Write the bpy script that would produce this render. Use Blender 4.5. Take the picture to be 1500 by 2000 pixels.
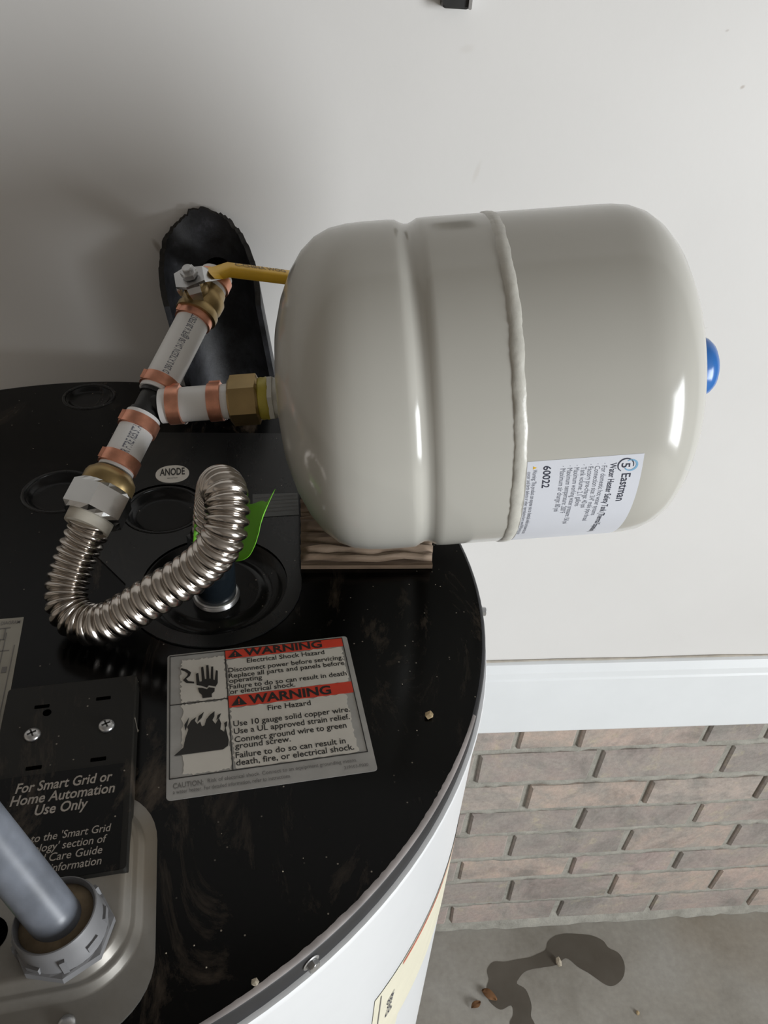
import bpy, bmesh, math, random
from mathutils import Vector, Matrix
from mathutils.geometry import delaunay_2d_cdt

scene = bpy.context.scene
for o in list(bpy.data.objects):
    bpy.data.objects.remove(o)
random.seed(7)

# ------------------------------------------------------------------ camera
CAMZ = 1.631                       # eye height above the garage floor (m)
cam_data = bpy.data.cameras.new('camera')
cam = bpy.data.objects.new('camera', cam_data)
scene.collection.objects.link(cam)
R3 = Matrix(((0.99441611, -0.00386093, 0.10545939),
             (-0.08621051, -0.60607401, 0.79072248),
             (0.06086328, -0.79539889, -0.60302261)))
R3 = R3 @ Matrix(((1, 0, 0), (0, -1, 0), (0, 0, -1)))
cam.matrix_world = Matrix.Translation((0, 0, CAMZ)) @ R3.to_quaternion().to_matrix().to_4x4()
cam_data.sensor_fit = 'VERTICAL'
cam_data.sensor_height = 24.0
cam_data.lens = 1545.178 / 2000 * 24.0
cam_data.clip_start = 0.01
scene.camera = cam

# ------------------------------------------------------------------ world, light, exposure
world = bpy.data.worlds.new('sky')
scene.world = world
world.use_nodes = True
world.node_tree.nodes['Background'].inputs[0].default_value = (0.74, 0.86, 1.0, 1)
world.node_tree.nodes['Background'].inputs[1].default_value = 1.0

def area_light(name, loc, rot, sx, sy, power, col):
    d = bpy.data.lights.new(name, 'AREA')
    d.shape = 'RECTANGLE'; d.size = sx; d.size_y = sy; d.energy = power; d.color = col
    o = bpy.data.objects.new(name, d); scene.collection.objects.link(o)
    o.location = loc; o.rotation_euler = rot
    return o
# daylight entering through the open garage door on the right
area_light('garage_door_daylight', (2.38, -1.50, 1.28), (0, math.radians(90), 0), 1.6, 1.3, 118, (0.95, 0.98, 1.0))

scene.view_settings.view_transform = 'Standard'
scene.view_settings.look = 'None'
scene.view_settings.gamma = 1.0
scene.view_settings.use_curve_mapping = False
scene.view_settings.exposure = 0.06

# ------------------------------------------------------------------ materials
def nodes_of(name):
    m = bpy.data.materials.new(name); m.use_nodes = True
    nt = m.node_tree
    return m, nt, nt.nodes['Principled BSDF']

def ramp(nt, fac, stops):
    r = nt.nodes.new('ShaderNodeValToRGB')
    el = r.color_ramp.elements
    while len(el) < len(stops): el.new(0.5)
    for e, (p, c) in zip(el, stops):
        e.position = p
        e.color = c if len(c) == 4 else (*c, 1)
    nt.links.new(fac, r.inputs[0])
    return r.outputs[0]

def noise(nt, scale, detail=4, rough=0.55, coord='Object', stretch=None, dist=0.0):
    tc = nt.nodes.new('ShaderNodeTexCoord')
    n = nt.nodes.new('ShaderNodeTexNoise')
    n.inputs['Scale'].default_value = scale
    n.inputs['Detail'].default_value = detail
    n.inputs['Roughness'].default_value = rough
    n.inputs['Distortion'].default_value = dist
    src = tc.outputs[coord]
    if stretch:
        mp = nt.nodes.new('ShaderNodeMapping'); mp.inputs['Scale'].default_value = stretch
        nt.links.new(src, mp.inputs[0]); src = mp.outputs[0]
    nt.links.new(src, n.inputs['Vector'])
    return n.outputs['Fac']

def mix(nt, fac, a, b, mode='MIX'):
    m = nt.nodes.new('ShaderNodeMix'); m.data_type = 'RGBA'; m.blend_type = mode
    for sock, v in ((m.inputs[0], fac), (m.inputs[6], a), (m.inputs[7], b)):
        if hasattr(v, 'links'): nt.links.new(v, sock)
        elif isinstance(v, (int, float)): sock.default_value = v
        else: sock.default_value = (*v, 1) if len(v) == 3 else v
    return m.outputs[2]

def bump(nt, bsdf, height, strength=0.3, dist=0.002):
    b = nt.nodes.new('ShaderNodeBump')
    b.inputs['Strength'].default_value = strength; b.inputs['Distance'].default_value = dist
    nt.links.new(height, b.inputs['Height']); nt.links.new(b.outputs[0], bsdf.inputs['Normal'])

def simple(name, col, rough=0.5, metal=0.0, var=0.12, scale=60, bmp=0.0, spec=0.5, coat=0.0):
    m, nt, b = nodes_of(name)
    f = noise(nt, scale, 5)
    lo = tuple(max(0, c * (1 - var)) for c in col); hi = tuple(min(1, c * (1 + var)) for c in col)
    nt.links.new(ramp(nt, f, [(0.3, lo), (0.7, hi)]), b.inputs['Base Color'])
    b.inputs['Roughness'].default_value = rough; b.inputs['Metallic'].default_value = metal
    b.inputs['Specular IOR Level'].default_value = spec
    b.inputs['Coat Weight'].default_value = coat
    if bmp: bump(nt, b, f, bmp)
    return m

M = {}
# drywall with faint scuffs
m, nt, b = nodes_of('painted_drywall')
f = noise(nt, 2.5, 6); g = noise(nt, 9, 5, 0.7)
c = ramp(nt, f, [(0.3, (0.70, 0.685, 0.665)), (0.7, (0.76, 0.745, 0.725))])
c = mix(nt, ramp(nt, g, [(0.66, (0, 0, 0)), (0.80, (0.25, 0.25, 0.25))]), c, (0.52, 0.47, 0.40))
# small pencil ticks and brown flecks on the paint
tc = nt.nodes.new('ShaderNodeTexCoord')
for (x, z, sx, sz, ang, strg, mcol) in [
        (0.3915, 1.2795, 0.0065, 0.0011, 0.12, 0.55, (0.22, 0.21, 0.20)),
        (0.4265, 1.2555, 0.0045, 0.0012, 0.15, 0.5, (0.25, 0.24, 0.22)),
        (0.4235, 1.304, 0.004, 0.0008, 0.25, 0.2, (0.3, 0.29, 0.27)),
        (0.386, 1.5285, 0.0028, 0.0018, 0.5, 0.5, (0.34, 0.26, 0.20)),
        (0.358, 1.5695, 0.0022, 0.0012, 0.3, 0.35, (0.34, 0.28, 0.23)),
        (-0.130, 1.372, 0.0035, 0.010, 0.5, 0.55, (0.22, 0.17, 0.12)),
        (-0.121, 1.345, 0.002, 0.004, 0.1, 0.5, (0.2, 0.15, 0.11)),
        (0.160, 1.449, 0.003, 0.012, -0.25, 0.18, (0.5, 0.44, 0.36)),
        (0.139, 1.545, 0.008, 0.004, 0.2, 0.12, (0.5, 0.44, 0.36))]:
    mp = nt.nodes.new('ShaderNodeMapping'); mp.vector_type = 'TEXTURE'
    mp.inputs['Location'].default_value = (x, 0, z)
    mp.inputs['Rotation'].default_value = (0, -ang, 0)
    mp.inputs['Scale'].default_value = (sx, 10, sz)
    nt.links.new(tc.outputs['Object'], mp.inputs[0])
    ln = nt.nodes.new('ShaderNodeVectorMath'); ln.operation = 'LENGTH'
    nt.links.new(mp.outputs[0], ln.inputs[0])
    mr = nt.nodes.new('ShaderNodeMapRange')
    mr.inputs['From Min'].default_value = 1.0; mr.inputs['From Max'].default_value = 0.35
    mr.inputs['To Max'].default_value = strg
    nt.links.new(ln.outputs['Value'], mr.inputs['Value'])
    c = mix(nt, mr.outputs[0], c, mcol)
nt.links.new(c, b.inputs['Base Color'])
b.inputs['Roughness'].default_value = 0.55
bump(nt, b, noise(nt, 160, 3), 0.08, 0.001)
M['wall'] = m
M['paint'] = simple('garage_wall_paint', (0.28, 0.245, 0.21), 0.8, var=0.04, scale=3)
M['ceiling'] = simple('ceiling_board', (0.22, 0.20, 0.18), 0.8, var=0.05, scale=4)
M['trim'] = simple('white_trim_paint', (0.80, 0.82, 0.83), 0.4, var=0.02, scale=12)
M['caulk'] = simple('old_caulk', (0.44, 0.40, 0.34), 0.8, var=0.2, scale=40)
# concrete floor
m, nt, b = nodes_of('garage_concrete')
f = noise(nt, 5, 8, 0.6); g = noise(nt, 90, 4); h = noise(nt, 2.2, 4)
c = ramp(nt, f, [(0.25, (0.24, 0.22, 0.185)), (0.5, (0.36, 0.34, 0.30)), (0.75, (0.43, 0.415, 0.38))])
c = mix(nt, ramp(nt, h, [(0.5, (0, 0, 0)), (0.75, (0.4, 0.4, 0.4))]), c, (0.34, 0.26, 0.165))
c = mix(nt, 0.35, c, ramp(nt, g, [(0.3, (0.6, 0.6, 0.6)), (0.7, (1, 1, 1))]), 'MULTIPLY')
nt.links.new(c, b.inputs['Base Color']); b.inputs['Roughness'].default_value = 0.75
bump(nt, b, g, 0.25, 0.001); M['floor'] = m
m, nt, b = nodes_of('wet_concrete')
f = noise(nt, 8, 6)
nt.links.new(ramp(nt, f, [(0.3, (0.075, 0.063, 0.048)), (0.7, (0.125, 0.11, 0.09))]), b.inputs['Base Color'])
b.inputs['Roughness'].default_value = 0.5; M['wet'] = m
# brick: colour differs from brick to brick
m, nt, b = nodes_of('old_brick')
oi = nt.nodes.new('ShaderNodeObjectInfo')
c = ramp(nt, oi.outputs['Random'], [(0.0, (0.34, 0.30, 0.275)), (0.3, (0.43, 0.355, 0.32)), (0.5, (0.53, 0.42, 0.355)), (0.7, (0.46, 0.37, 0.34)), (0.85, (0.37, 0.335, 0.305)), (1.0, (0.55, 0.455, 0.395))])
f = noise(nt, 16, 9, 0.7, dist=0.4); g = noise(nt, 130, 5, 0.7)
c = mix(nt, ramp(nt, f, [(0.40, (0, 0, 0)), (0.62, (0.8, 0.8, 0.8))]), c, (0.36, 0.335, 0.30))
c = mix(nt, ramp(nt, noise(nt, 34, 7, 0.65), [(0.58, (0, 0, 0)), (0.72, (0.6, 0.6, 0.6))]), c, (0.52, 0.46, 0.33))
c = mix(nt, 0.4, c, ramp(nt, g, [(0.3, (0.55, 0.55, 0.55)), (0.7, (1.1, 1.1, 1.1))]), 'MULTIPLY')
c = mix(nt, 0.75, c, ramp(nt, noise(nt, 9, 7, 0.7, dist=0.8), [(0.32, (0.55, 0.57, 0.57)), (0.5, (1, 1, 1)), (0.7, (1.25, 1.17, 1.1))]), 'MULTIPLY')
nt.links.new(c, b.inputs['Base Color']); b.inputs['Roughness'].default_value = 0.9
bump(nt, b, g, 0.6, 0.002); M['brick'] = m
m, nt, b = nodes_of('mortar')
f = noise(nt, 30, 8, 0.7); g = noise(nt, 150, 4)
c = ramp(nt, f, [(0.3, (0.27, 0.26, 0.225)), (0.55, (0.39, 0.375, 0.33)), (0.8, (0.48, 0.455, 0.39))])
nt.links.new(c, b.inputs['Base Color']); b.inputs['Roughness'].default_value = 0.95
bump(nt, b, f, 0.8, 0.006); M['mortar'] = m
# glossy black lid with dust streaks and grit
def dusty_black(name, base, rough, dust_amt, spec=0.22, dust_col=(0.17, 0.13, 0.095)):
    m, nt, b = nodes_of(name)
    f = noise(nt, 24, 9, 0.72, stretch=(1.0, 0.4, 1.0), dist=0.8)
    big = noise(nt, 4.0, 3)
    d = ramp(nt, f, [(0.54, (0, 0, 0)), (0.72, (dust_amt,) * 3)])
    d2 = mix(nt, 1.0, d, ramp(nt, big, [(0.40, (0.1, 0.1, 0.1)), (0.62, (1, 1, 1))]), 'MULTIPLY')
    tcn = nt.nodes.new('ShaderNodeTexCoord')
    v = nt.nodes.new('ShaderNodeTexVoronoi'); v.voronoi_dimensions = '2D'; v.inputs['Scale'].default_value = 190
    nt.links.new(tcn.outputs['Object'], v.inputs['Vector'])
    spk = ramp(nt, v.outputs['Distance'], [(0.05, (1, 1, 1)), (0.10, (0, 0, 0))])
    rnd = nt.nodes.new('ShaderNodeSeparateColor'); nt.links.new(v.outputs['Color'], rnd.inputs[0])
    pick = ramp(nt, rnd.outputs[0], [(0.955, (0, 0, 0)), (1.0, (0.8, 0.8, 0.8))])
    spk = mix(nt, 1.0, spk, pick, 'MULTIPLY')
    c = mix(nt, d2, base, dust_col)
    c = mix(nt, spk, c, (0.45, 0.40, 0.33))
    nt.links.new(c, b.inputs['Base Color'])
    rr = nt.nodes.new('ShaderNodeMapRange')
    rr.inputs['To Min'].default_value = rough; rr.inputs['To Max'].default_value = rough + 0.25
    nt.links.new(f, rr.inputs['Value']); nt.links.new(rr.outputs[0], b.inputs['Roughness'])
    b.inputs['Specular IOR Level'].default_value = spec
    return m
M['lid'] = dusty_black('glossy_black_lid', (0.0016, 0.0016, 0.0016), 0.06, 0.6, 0.16)
M['pad'] = dusty_black('satin_black_pad', (0.009, 0.009, 0.009), 0.16, 0.3, 0.35)
M['recess'] = dusty_black('dusty_black_recess', (0.008, 0.008, 0.008), 0.10, 0.8)
M['cover'] = dusty_black('black_plastic_cover', (0.014, 0.013, 0.011), 0.36, 0.5)
M['lip'] = simple('black_lid_rim', (0.011, 0.011, 0.013), 0.45, var=0.2)
M['wornglintlip'] = simple('worn_glint_rim', (0.30, 0.27, 0.26), 0.5, var=0.4, scale=30)  # wear tone, paled to paint in the light the rim bevel catches
M['jacket'] = simple('white_enamel_jacket', (0.80, 0.81, 0.82), 0.28, var=0.01)
# tank enamel
m, nt, b = nodes_of('tank_enamel')
f = noise(nt, 6, 3)
nt.links.new(ramp(nt, f, [(0.3, (0.495, 0.482, 0.435)), (0.7, (0.515, 0.502, 0.455))]), b.inputs['Base Color'])
b.inputs['Roughness'].default_value = 0.16; b.inputs['Specular IOR Level'].default_value = 0.5
M['tank'] = m
M['weld'] = simple('painted_weld', (0.56, 0.545, 0.49), 0.32, var=0.10, scale=110, bmp=0.25)
M['bluecap'] = simple('blue_plastic', (0.035, 0.16, 0.48), 0.22, var=0.06)
M['sticker'] = simple('white_sticker', (0.72, 0.74, 0.80), 0.35, var=0.01)
M['ink'] = simple('navy_ink', (0.03, 0.035, 0.06), 0.5, var=0.05)
M['greyink'] = simple('grey_ink', (0.20, 0.21, 0.25), 0.5, var=0.05)
M['blueink'] = simple('light_blue_ink', (0.22, 0.46, 0.68), 0.5, var=0.05)
M['pex'] = simple('white_pex', (0.83, 0.83, 0.82), 0.32, var=0.02)
M['copper'] = simple('copper_ring', (0.78, 0.36, 0.24), 0.34, 0.85, var=0.22, scale=90)
M['brass'] = simple('brass_fitting', (0.36, 0.26, 0.12), 0.38, 0.85, var=0.15, scale=50)
M['dope'] = simple('yellow_pipe_sealant', (0.42, 0.35, 0.05), 0.4, var=0.25, scale=60)
M['tape'] = simple('thread_tape', (0.60, 0.59, 0.54), 0.5, var=0.05)
M['chrome'] = simple('chrome_nut', (0.62, 0.62, 0.61), 0.12, 1.0, var=0.05)
M['zinc'] = simple('zinc_plated_steel', (0.55, 0.55, 0.55), 0.3, 0.9, var=0.1)
M['steel'] = simple('stainless_corrugated', (0.54, 0.495, 0.45), 0.19, 1.0, var=0.06, scale=30)
M['collar'] = simple('cream_plastic_collar', (0.58, 0.54, 0.46), 0.5, var=0.1)
M['blackplastic'] = simple('black_tee_plastic', (0.018, 0.018, 0.018), 0.4, var=0.2)
M['nipple'] = simple('black_nipple', (0.010, 0.014, 0.018), 0.14, var=0.2)
M['yellow'] = simple('yellow_vinyl', (0.80, 0.48, 0.035), 0.38, var=0.08, scale=40)
M['yellowink'] = simple('dark_print', (0.16, 0.10, 0.03), 0.5, var=0.1)
# black scuffed half pipe
m, nt, b = nodes_of('scuffed_black_pipe')
f = noise(nt, 45, 8, 0.7); g = noise(nt, 9, 3)
c = ramp(nt, f, [(0.40, (0.010, 0.010, 0.011)), (0.62, (0.035, 0.036, 0.042)), (0.85, (0.13, 0.13, 0.15))])
nt.links.new(c, b.inputs['Base Color']); b.inputs['Roughness'].default_value = 0.5
bump(nt, b, f, 0.3, 0.002); M['trough'] = m
M['troughcut'] = simple('sawn_black_edge', (0.016, 0.014, 0.012), 0.9, var=0.5, scale=120, bmp=0.8)
# galvanised plate with dust
m, nt, b = nodes_of('galvanised_plate')
f = noise(nt, 26, 6, 0.65); g = noise(nt, 7, 3)
c = ramp(nt, f, [(0.3, (0.25, 0.25, 0.24)), (0.7, (0.36, 0.36, 0.35))])
dm = ramp(nt, g, [(0.36, (0.05, 0.05, 0.05)), (0.60, (0.8, 0.8, 0.8))])
c = mix(nt, dm, c, (0.16, 0.125, 0.08)); nt.links.new(c, b.inputs['Base Color'])
inv = nt.nodes.new('ShaderNodeMapRange'); inv.inputs['To Min'].default_value = 0.9; inv.inputs['To Max'].default_value = 0.25
nt.links.new(g, inv.inputs['Value']); nt.links.new(inv.outputs[0], b.inputs['Metallic'])
b.inputs['Roughness'].default_value = 0.34; M['galv'] = m
M['conduit'] = simple('blue_grey_conduit', (0.155, 0.17, 0.20), 0.36, var=0.35, scale=45)
M['bushing'] = simple('grey_die_cast', (0.155, 0.155, 0.16), 0.5, var=0.1, scale=60)
M['dust'] = simple('brown_dust', (0.16, 0.12, 0.075), 0.95, var=0.35, scale=120)
M['dark'] = simple('dark_opening', (0.0008, 0.0008, 0.0008), 0.9, var=0.1, spec=0.0)
M['foil'] = simple('silver_label', (0.42, 0.41, 0.39), 0.5, 0.1, var=0.12, scale=70)
M['field'] = simple('label_print_field', (0.70, 0.665, 0.60), 0.55, var=0.05, scale=50)
M['redink'] = simple('label_red', (0.72, 0.055, 0.025), 0.5, var=0.1)
M['blackink'] = simple('label_black', (0.02, 0.018, 0.016), 0.55, var=0.1)
M['tanink'] = simple('pale_lettering', (0.36, 0.32, 0.28), 0.6, var=0.15, scale=160)
M['paper'] = simple('aged_label_paper', (0.34, 0.32, 0.27), 0.6, var=0.06)
M['greyprint'] = simple('grey_print', (0.17, 0.16, 0.15), 0.6, var=0.1)
M['cream'] = simple('cream_label', (0.68, 0.645, 0.51), 0.5, var=0.04)
M['redline'] = simple('faded_red_line', (0.62, 0.16, 0.10), 0.5, var=0.15)
M['greylabel'] = simple('dark_grey_label', (0.10, 0.105, 0.10), 0.45, var=0.1)
M['green'] = simple('green_tag', (0.16, 0.50, 0.03), 0.45, var=0.12, scale=25)
M['leaf'] = simple('dead_leaf', (0.17, 0.08, 0.03), 0.8, var=0.4, scale=60)
M['chip'] = simple('tan_chip', (0.50, 0.38, 0.22), 0.8, var=0.2, scale=200)
M['grit'] = simple('pale_grit', (0.52, 0.46, 0.36), 0.85, var=0.25, scale=200)
m, nt, b = nodes_of('weathered_wood')
f = noise(nt, 28, 7, 0.65, stretch=(0.12, 1.0, 1.0), dist=0.5)
c = ramp(nt, f, [(0.25, (0.03, 0.02, 0.014)), (0.45, (0.17, 0.115, 0.075)), (0.6, (0.27, 0.20, 0.145)), (0.8, (0.42, 0.35, 0.28))])
nt.links.new(c, b.inputs['Base Color']); b.inputs['Roughness'].default_value = 0.85
bump(nt, b, f, 0.8, 0.003); M['wood'] = m
m, nt, b = nodes_of('water')
b.inputs['Base Color'].default_value = (0.95, 0.97, 1, 1); b.inputs['Roughness'].default_value = 0.02
b.inputs['Transmission Weight'].default_value = 1.0; b.inputs['IOR'].default_value = 1.33
M['water'] = m

# ------------------------------------------------------------------ mesh helpers
COL = scene.collection
ROOT = {}                                  # object -> world position of its origin

def thing(name, label, cat, loc, group=None):
    o = bpy.data.objects.new(name, None); COL.objects.link(o)
    o.empty_display_size = 0.02
    o.location = loc; o['label'] = label; o['category'] = cat
    if group: o['group'] = group
    ROOT[o.name] = Vector(loc)
    return o

def tag(o, label, cat, group=None):
    o['label'] = label; o['category'] = cat
    if group: o['group'] = group
    return o

def mk(name, verts, faces, mat, parent=None, smooth=True, label=None, origin=None, auto=None):
    """one mesh object; verts are in world space"""
    vs = [Vector(v) for v in verts]
    if parent is not None:
        base = ROOT[parent.name]
    elif origin is not None:
        base = Vector(origin)
    else:
        lo = [min(v[i] for v in vs) for i in range(3)]; hi = [max(v[i] for v in vs) for i in range(3)]
        base = Vector(((lo[0] + hi[0]) / 2, (lo[1] + hi[1]) / 2, lo[2]))
    me = bpy.data.meshes.new(name)
    me.from_pydata([v - base for v in vs], [], faces)
    mats = mat if isinstance(mat, (list, tuple)) else [mat]
    for mm in mats: me.materials.append(mm)
    bm = bmesh.new(); bm.from_mesh(me)
    bmesh.ops.recalc_face_normals(bm, faces=bm.faces)
    if auto is not None:
        for e in bm.edges:
            if len(e.link_faces) == 2 and e.calc_face_angle(0) > auto: e.smooth = False
    bm.to_mesh(me); bm.free()
    for p in me.polygons: p.use_smooth = smooth
    o = bpy.data.objects.new(name, me); COL.objects.link(o)
    if parent is not None: o.parent = parent
    else: o.location = base
    ROOT[o.name] = base
    if label: o['label'] = label
    return o

def frame(axis, up=(0, 0, 1)):
    a = Vector(axis).normalized(); u = Vector(up)
    if abs(a.dot(u)) > 0.95: u = Vector((1, 0, 0))
    e1 = (u - a * a.dot(u)).normalized()
    return a, e1, a.cross(e1)

def lathe(org, axis, prof, seg=48, closed=False, e=None, caps=True):
    """prof: list of (t, r) along the axis"""
    a, e1, e2 = e if e else frame(axis)
    org = Vector(org); V = []; F = []
    for t, r in prof:
        for k in range(seg):
            an = 2 * math.pi * k / seg
            V.append(org + a * t + (e1 * math.cos(an) + e2 * math.sin(an)) * r)
    n = len(prof)
    for i in range(n - 1 if not closed else n):
        j = (i + 1) % n
        for k in range(seg):
            l = (k + 1) % seg
            F.append((i * seg + k, i * seg + l, j * seg + l, j * seg + k))
    if caps and not closed:
        F.append(tuple(range(seg - 1, -1, -1))); F.append(tuple((n - 1) * seg + k for k in range(seg)))
    return V, F

def hexnut(org, axis, L, r, ch=0.12, seg=6, rot=0.0, e=None):
    a, e1, e2 = e if e else frame(axis)
    org = Vector(org); V = []; F = []
    # chamfered prism: 24 samples round, hexagon radius clipped at the ends
    N = 24
    apo = r * math.cos(math.pi / seg)
    rings = [(0.0, apo * 0.96, False), (L * ch, None, True), (L * (1 - ch), None, True), (L, apo * 0.96, False)]
    for t, rr, ishex in rings:
        for k in range(N):
            an = 2 * math.pi * k / N + rot
            if ishex:
                sect = ((an - rot) % (2 * math.pi / seg)) - math.pi / seg
                rad = apo / math.cos(sect)
            else: rad = rr
            V.append(org + a * t + (e1 * math.cos(an) + e2 * math.sin(an)) * rad)
    for i in range(3):
        for k in range(N):
            l = (k + 1) % N
            F.append((i * N + k, i * N + l, (i + 1) * N + l, (i + 1) * N + k))
    F.append(tuple(range(N - 1, -1, -1))); F.append(tuple(3 * N + k for k in range(N)))
    return V, F

def smooth_path(P, n):
    """Catmull-Rom through P, resampled to n points of equal arc length"""
    P = [Vector(p) for p in P]
    Q = [P[0] * 2 - P[1]] + P + [P[-1] * 2 - P[-2]]
    dense = []
    for i in range(1, len(Q) - 2):
        for k in range(40):
            t = k / 40
            p0, p1, p2, p3 = Q[i - 1], Q[i], Q[i + 1], Q[i + 2]
            dense.append(0.5 * ((2 * p1) + (p2 - p0) * t + (2 * p0 - 5 * p1 + 4 * p2 - p3) * t * t + (3 * p1 - p0 - 3 * p2 + p3) * t ** 3))
    dense.append(P[-1])
    L = [0.0]
    for x, y in zip(dense, dense[1:]): L.append(L[-1] + (y - x).length)
    out = []; j = 0
    for k in range(n):
        s = L[-1] * k / (n - 1)
        while j < len(L) - 2 and L[j + 1] < s: j += 1
        w = (s - L[j]) / max(1e-9, L[j + 1] - L[j])
        out.append(dense[j].lerp(dense[j + 1], min(1, max(0, w))))
    return out, L[-1]

def sweep(path, rad, seg=24, caps=True):
    """tube along a list of points; rad is a float or list"""
    n = len(path); V = []; F = []
    T = [(path[min(i + 1, n - 1)] - path[max(i - 1, 0)]).normalized() for i in range(n)]
    a, e1, e2 = frame(T[0])
    for i in range(n):
        e1 = (e1 - T[i] * T[i].dot(e1)).normalized(); e2 = T[i].cross(e1)
        r = rad if isinstance(rad, float) else rad[i]
        for k in range(seg):
            an = 2 * math.pi * k / seg
            V.append(path[i] + (e1 * math.cos(an) + e2 * math.sin(an)) * r)
    for i in range(n - 1):
        for k in range(seg):
            l = (k + 1) % seg
            F.append((i * seg + k, i * seg + l, (i + 1) * seg + l, (i + 1) * seg + k))
    if caps: F.append(tuple(range(seg - 1, -1, -1))); F.append(tuple((n - 1) * seg + k for k in range(seg)))
    return V, F

def prism(poly, z0, z1, fmap=lambda u, v, z: (u, v, z), bev=0.0):
    """extrude polygon (u,v) from z0 to z1, optional inset bevel at the top"""
    n = len(poly); V = []; F = []
    rings = [(poly, z0)]
    if bev:
        cx = sum(p[0] for p in poly) / n; cy = sum(p[1] for p in poly) / n
        sz = max(max(abs(p[0] - cx) for p in poly), max(abs(p[1] - cy) for p in poly))
        k = 1 - bev / sz
        rings += [(poly, z1 - bev), ([(cx + (x - cx) * k, cy + (y - cy) * k) for x, y in poly], z1)]
    else: rings += [(poly, z1)]
    for pl, z in rings: V += [fmap(x, y, z) for x, y in pl]
    for i in range(len(rings) - 1):
        for k in range(n):
            l = (k + 1) % n
            F.append((i * n + k, i * n + l, (i + 1) * n + l, (i + 1) * n + k))
    F.append(tuple(range(n - 1, -1, -1))); F.append(tuple((len(rings) - 1) * n + k for k in range(n)))
    return V, F

def rrect(u0, v0, u1, v1, r, n=8):
    out = []
    for cx, cy, a0 in ((u1 - r, v1 - r, 0), (u0 + r, v1 - r, 90), (u0 + r, v0 + r, 180), (u1 - r, v0 + r, 270)):
        for k in range(n + 1):
            a = math.radians(a0 + 90 * k / n); out.append((cx + r * math.cos(a), cy + r * math.sin(a)))
    return out

def holed(outer, holes, z, fmap=lambda u, v, z: (u, v, z)):
    """flat sheet with round holes"""
    vs = []; es = []
    for loop in [outer] + holes:
        s = len(vs); n = len(loop)
        vs += [Vector(p) for p in loop]; es += [(s + k, s + (k + 1) % n) for k in range(n)]
    r = delaunay_2d_cdt(vs, es, [], 0, 1e-7)
    def inside(x, y, loop):
        c = False; n = len(loop)
        for i in range(n):
            x1, y1 = loop[i]; x2, y2 = loop[(i + 1) % n]
            if (y1 > y) != (y2 > y) and x < (x2 - x1) * (y - y1) / (y2 - y1) + x1: c = not c
        return c
    faces = []
    for f in r[2]:
        cx = sum(r[0][i].x for i in f) / len(f); cy = sum(r[0][i].y for i in f) / len(f)
        if inside(cx, cy, outer) and not any(inside(cx, cy, h) for h in holes): faces.append(tuple(f))
    return [fmap(v.x, v.y, z) for v in r[0]], faces

def circ(cx, cy, r, n=48):
    return [(cx + r * math.cos(2 * math.pi * k / n), cy + r * math.sin(2 * math.pi * k / n)) for k in range(n)]

def join(*parts):
    V = []; F = []
    for v, f in parts:
        s = len(V); V += list(v); F += [tuple(i + s for i in q) for q in f]
    return V, F

_glyph = {}
def text_geo(body, size, width=None, align='LEFT', bold=0.0, shear=0.0, space=1.0):
    """lettering as 2-D polygons: returns list of (x,y) and faces"""
    cu = bpy.data.curves.new('lettering_curve', 'FONT'); cu.body = body; cu.size = size
    cu.offset = bold * size; cu.shear = shear; cu.space_character = space; cu.resolution_u = 3
    cu.fill_mode = 'FRONT'
    ob = bpy.data.objects.new('lettering_tmp', cu); COL.objects.link(ob)
    dg = bpy.context.evaluated_depsgraph_get(); dg.update()
    me = bpy.data.meshes.new_from_object(ob.evaluated_get(dg))
    V = [(v.co.x, v.co.y) for v in me.vertices]; F = [tuple(p.vertices) for p in me.polygons]
    bpy.data.objects.remove(ob); bpy.data.curves.remove(cu); bpy.data.meshes.remove(me)
    if not V: return [], []
    x0 = min(p[0] for p in V); x1 = max(p[0] for p in V)
    k = width / (x1 - x0) if width else 1.0
    off = {'LEFT': x0, 'CENTER': (x0 + x1) / 2, 'RIGHT': x1}[align]
    return [((x - off) * k, y) for x, y in V], F

def text_block(lines, fmap):
    """lines: (body, u, v, size, width, align, bold, shear); -> one mesh"""
    parts = []
    for ln in lines:
        body, u, v, size, width, align = ln[:6]
        bold = ln[6] if len(ln) > 6 else 0.0; shear = ln[7] if len(ln) > 7 else 0.0
        V, F = text_geo(body, size, width, align, bold, shear)
        if V: parts.append(([fmap(u + x, v + y) for x, y in V], F))
    return join(*parts)

def box(x0, y0, z0, x1, y1, z1):
    V = [(x, y, z) for z in (z0, z1) for y in (y0, y1) for x in (x0, x1)]
    F = [(0, 2, 3, 1), (4, 5, 7, 6), (0, 1, 5, 4), (2, 6, 7, 3), (0, 4, 6, 2), (1, 3, 7, 5)]
    return V, F

def struct(o): o['kind'] = 'structure'; return o

# ------------------------------------------------------------------ the garage
WY = 0.745                                        # face of the back wall
struct(mk('floor', *box(-1.3, -4.0, -0.1, 5.0, 0.95, 0.0), M['floor'], smooth=False, origin=(0, 0, 0)))
struct(mk('wall_back', *box(-1.3, WY, 0.655, 2.4, 0.90, 2.5), M['wall'], smooth=False, origin=(0, 0, 0)))
struct(mk('wall_left', *box(-1.4, -4.0, 0.0, -1.3, 0.9, 2.5), M['paint'], smooth=False, origin=(0, 0, 0)))
struct(mk('wall_front', *box(-1.3, -4.1, 0, 2.4, -4.0, 2.5), M['paint'], smooth=False, origin=(0, 0, 0)))
struct(mk('wall_right', *join(box(2.4, -0.83, 0, 2.5, 0.9, 2.5), box(2.4, -4.0, 0, 2.5, -2.17, 2.5), box(2.4, -2.17, 2.1, 2.5, -0.83, 2.5), box(2.4, -2.17, 0, 2.5, -0.83, 0.46)), M['paint'], smooth=False, origin=(0, 0, 0)))
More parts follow.
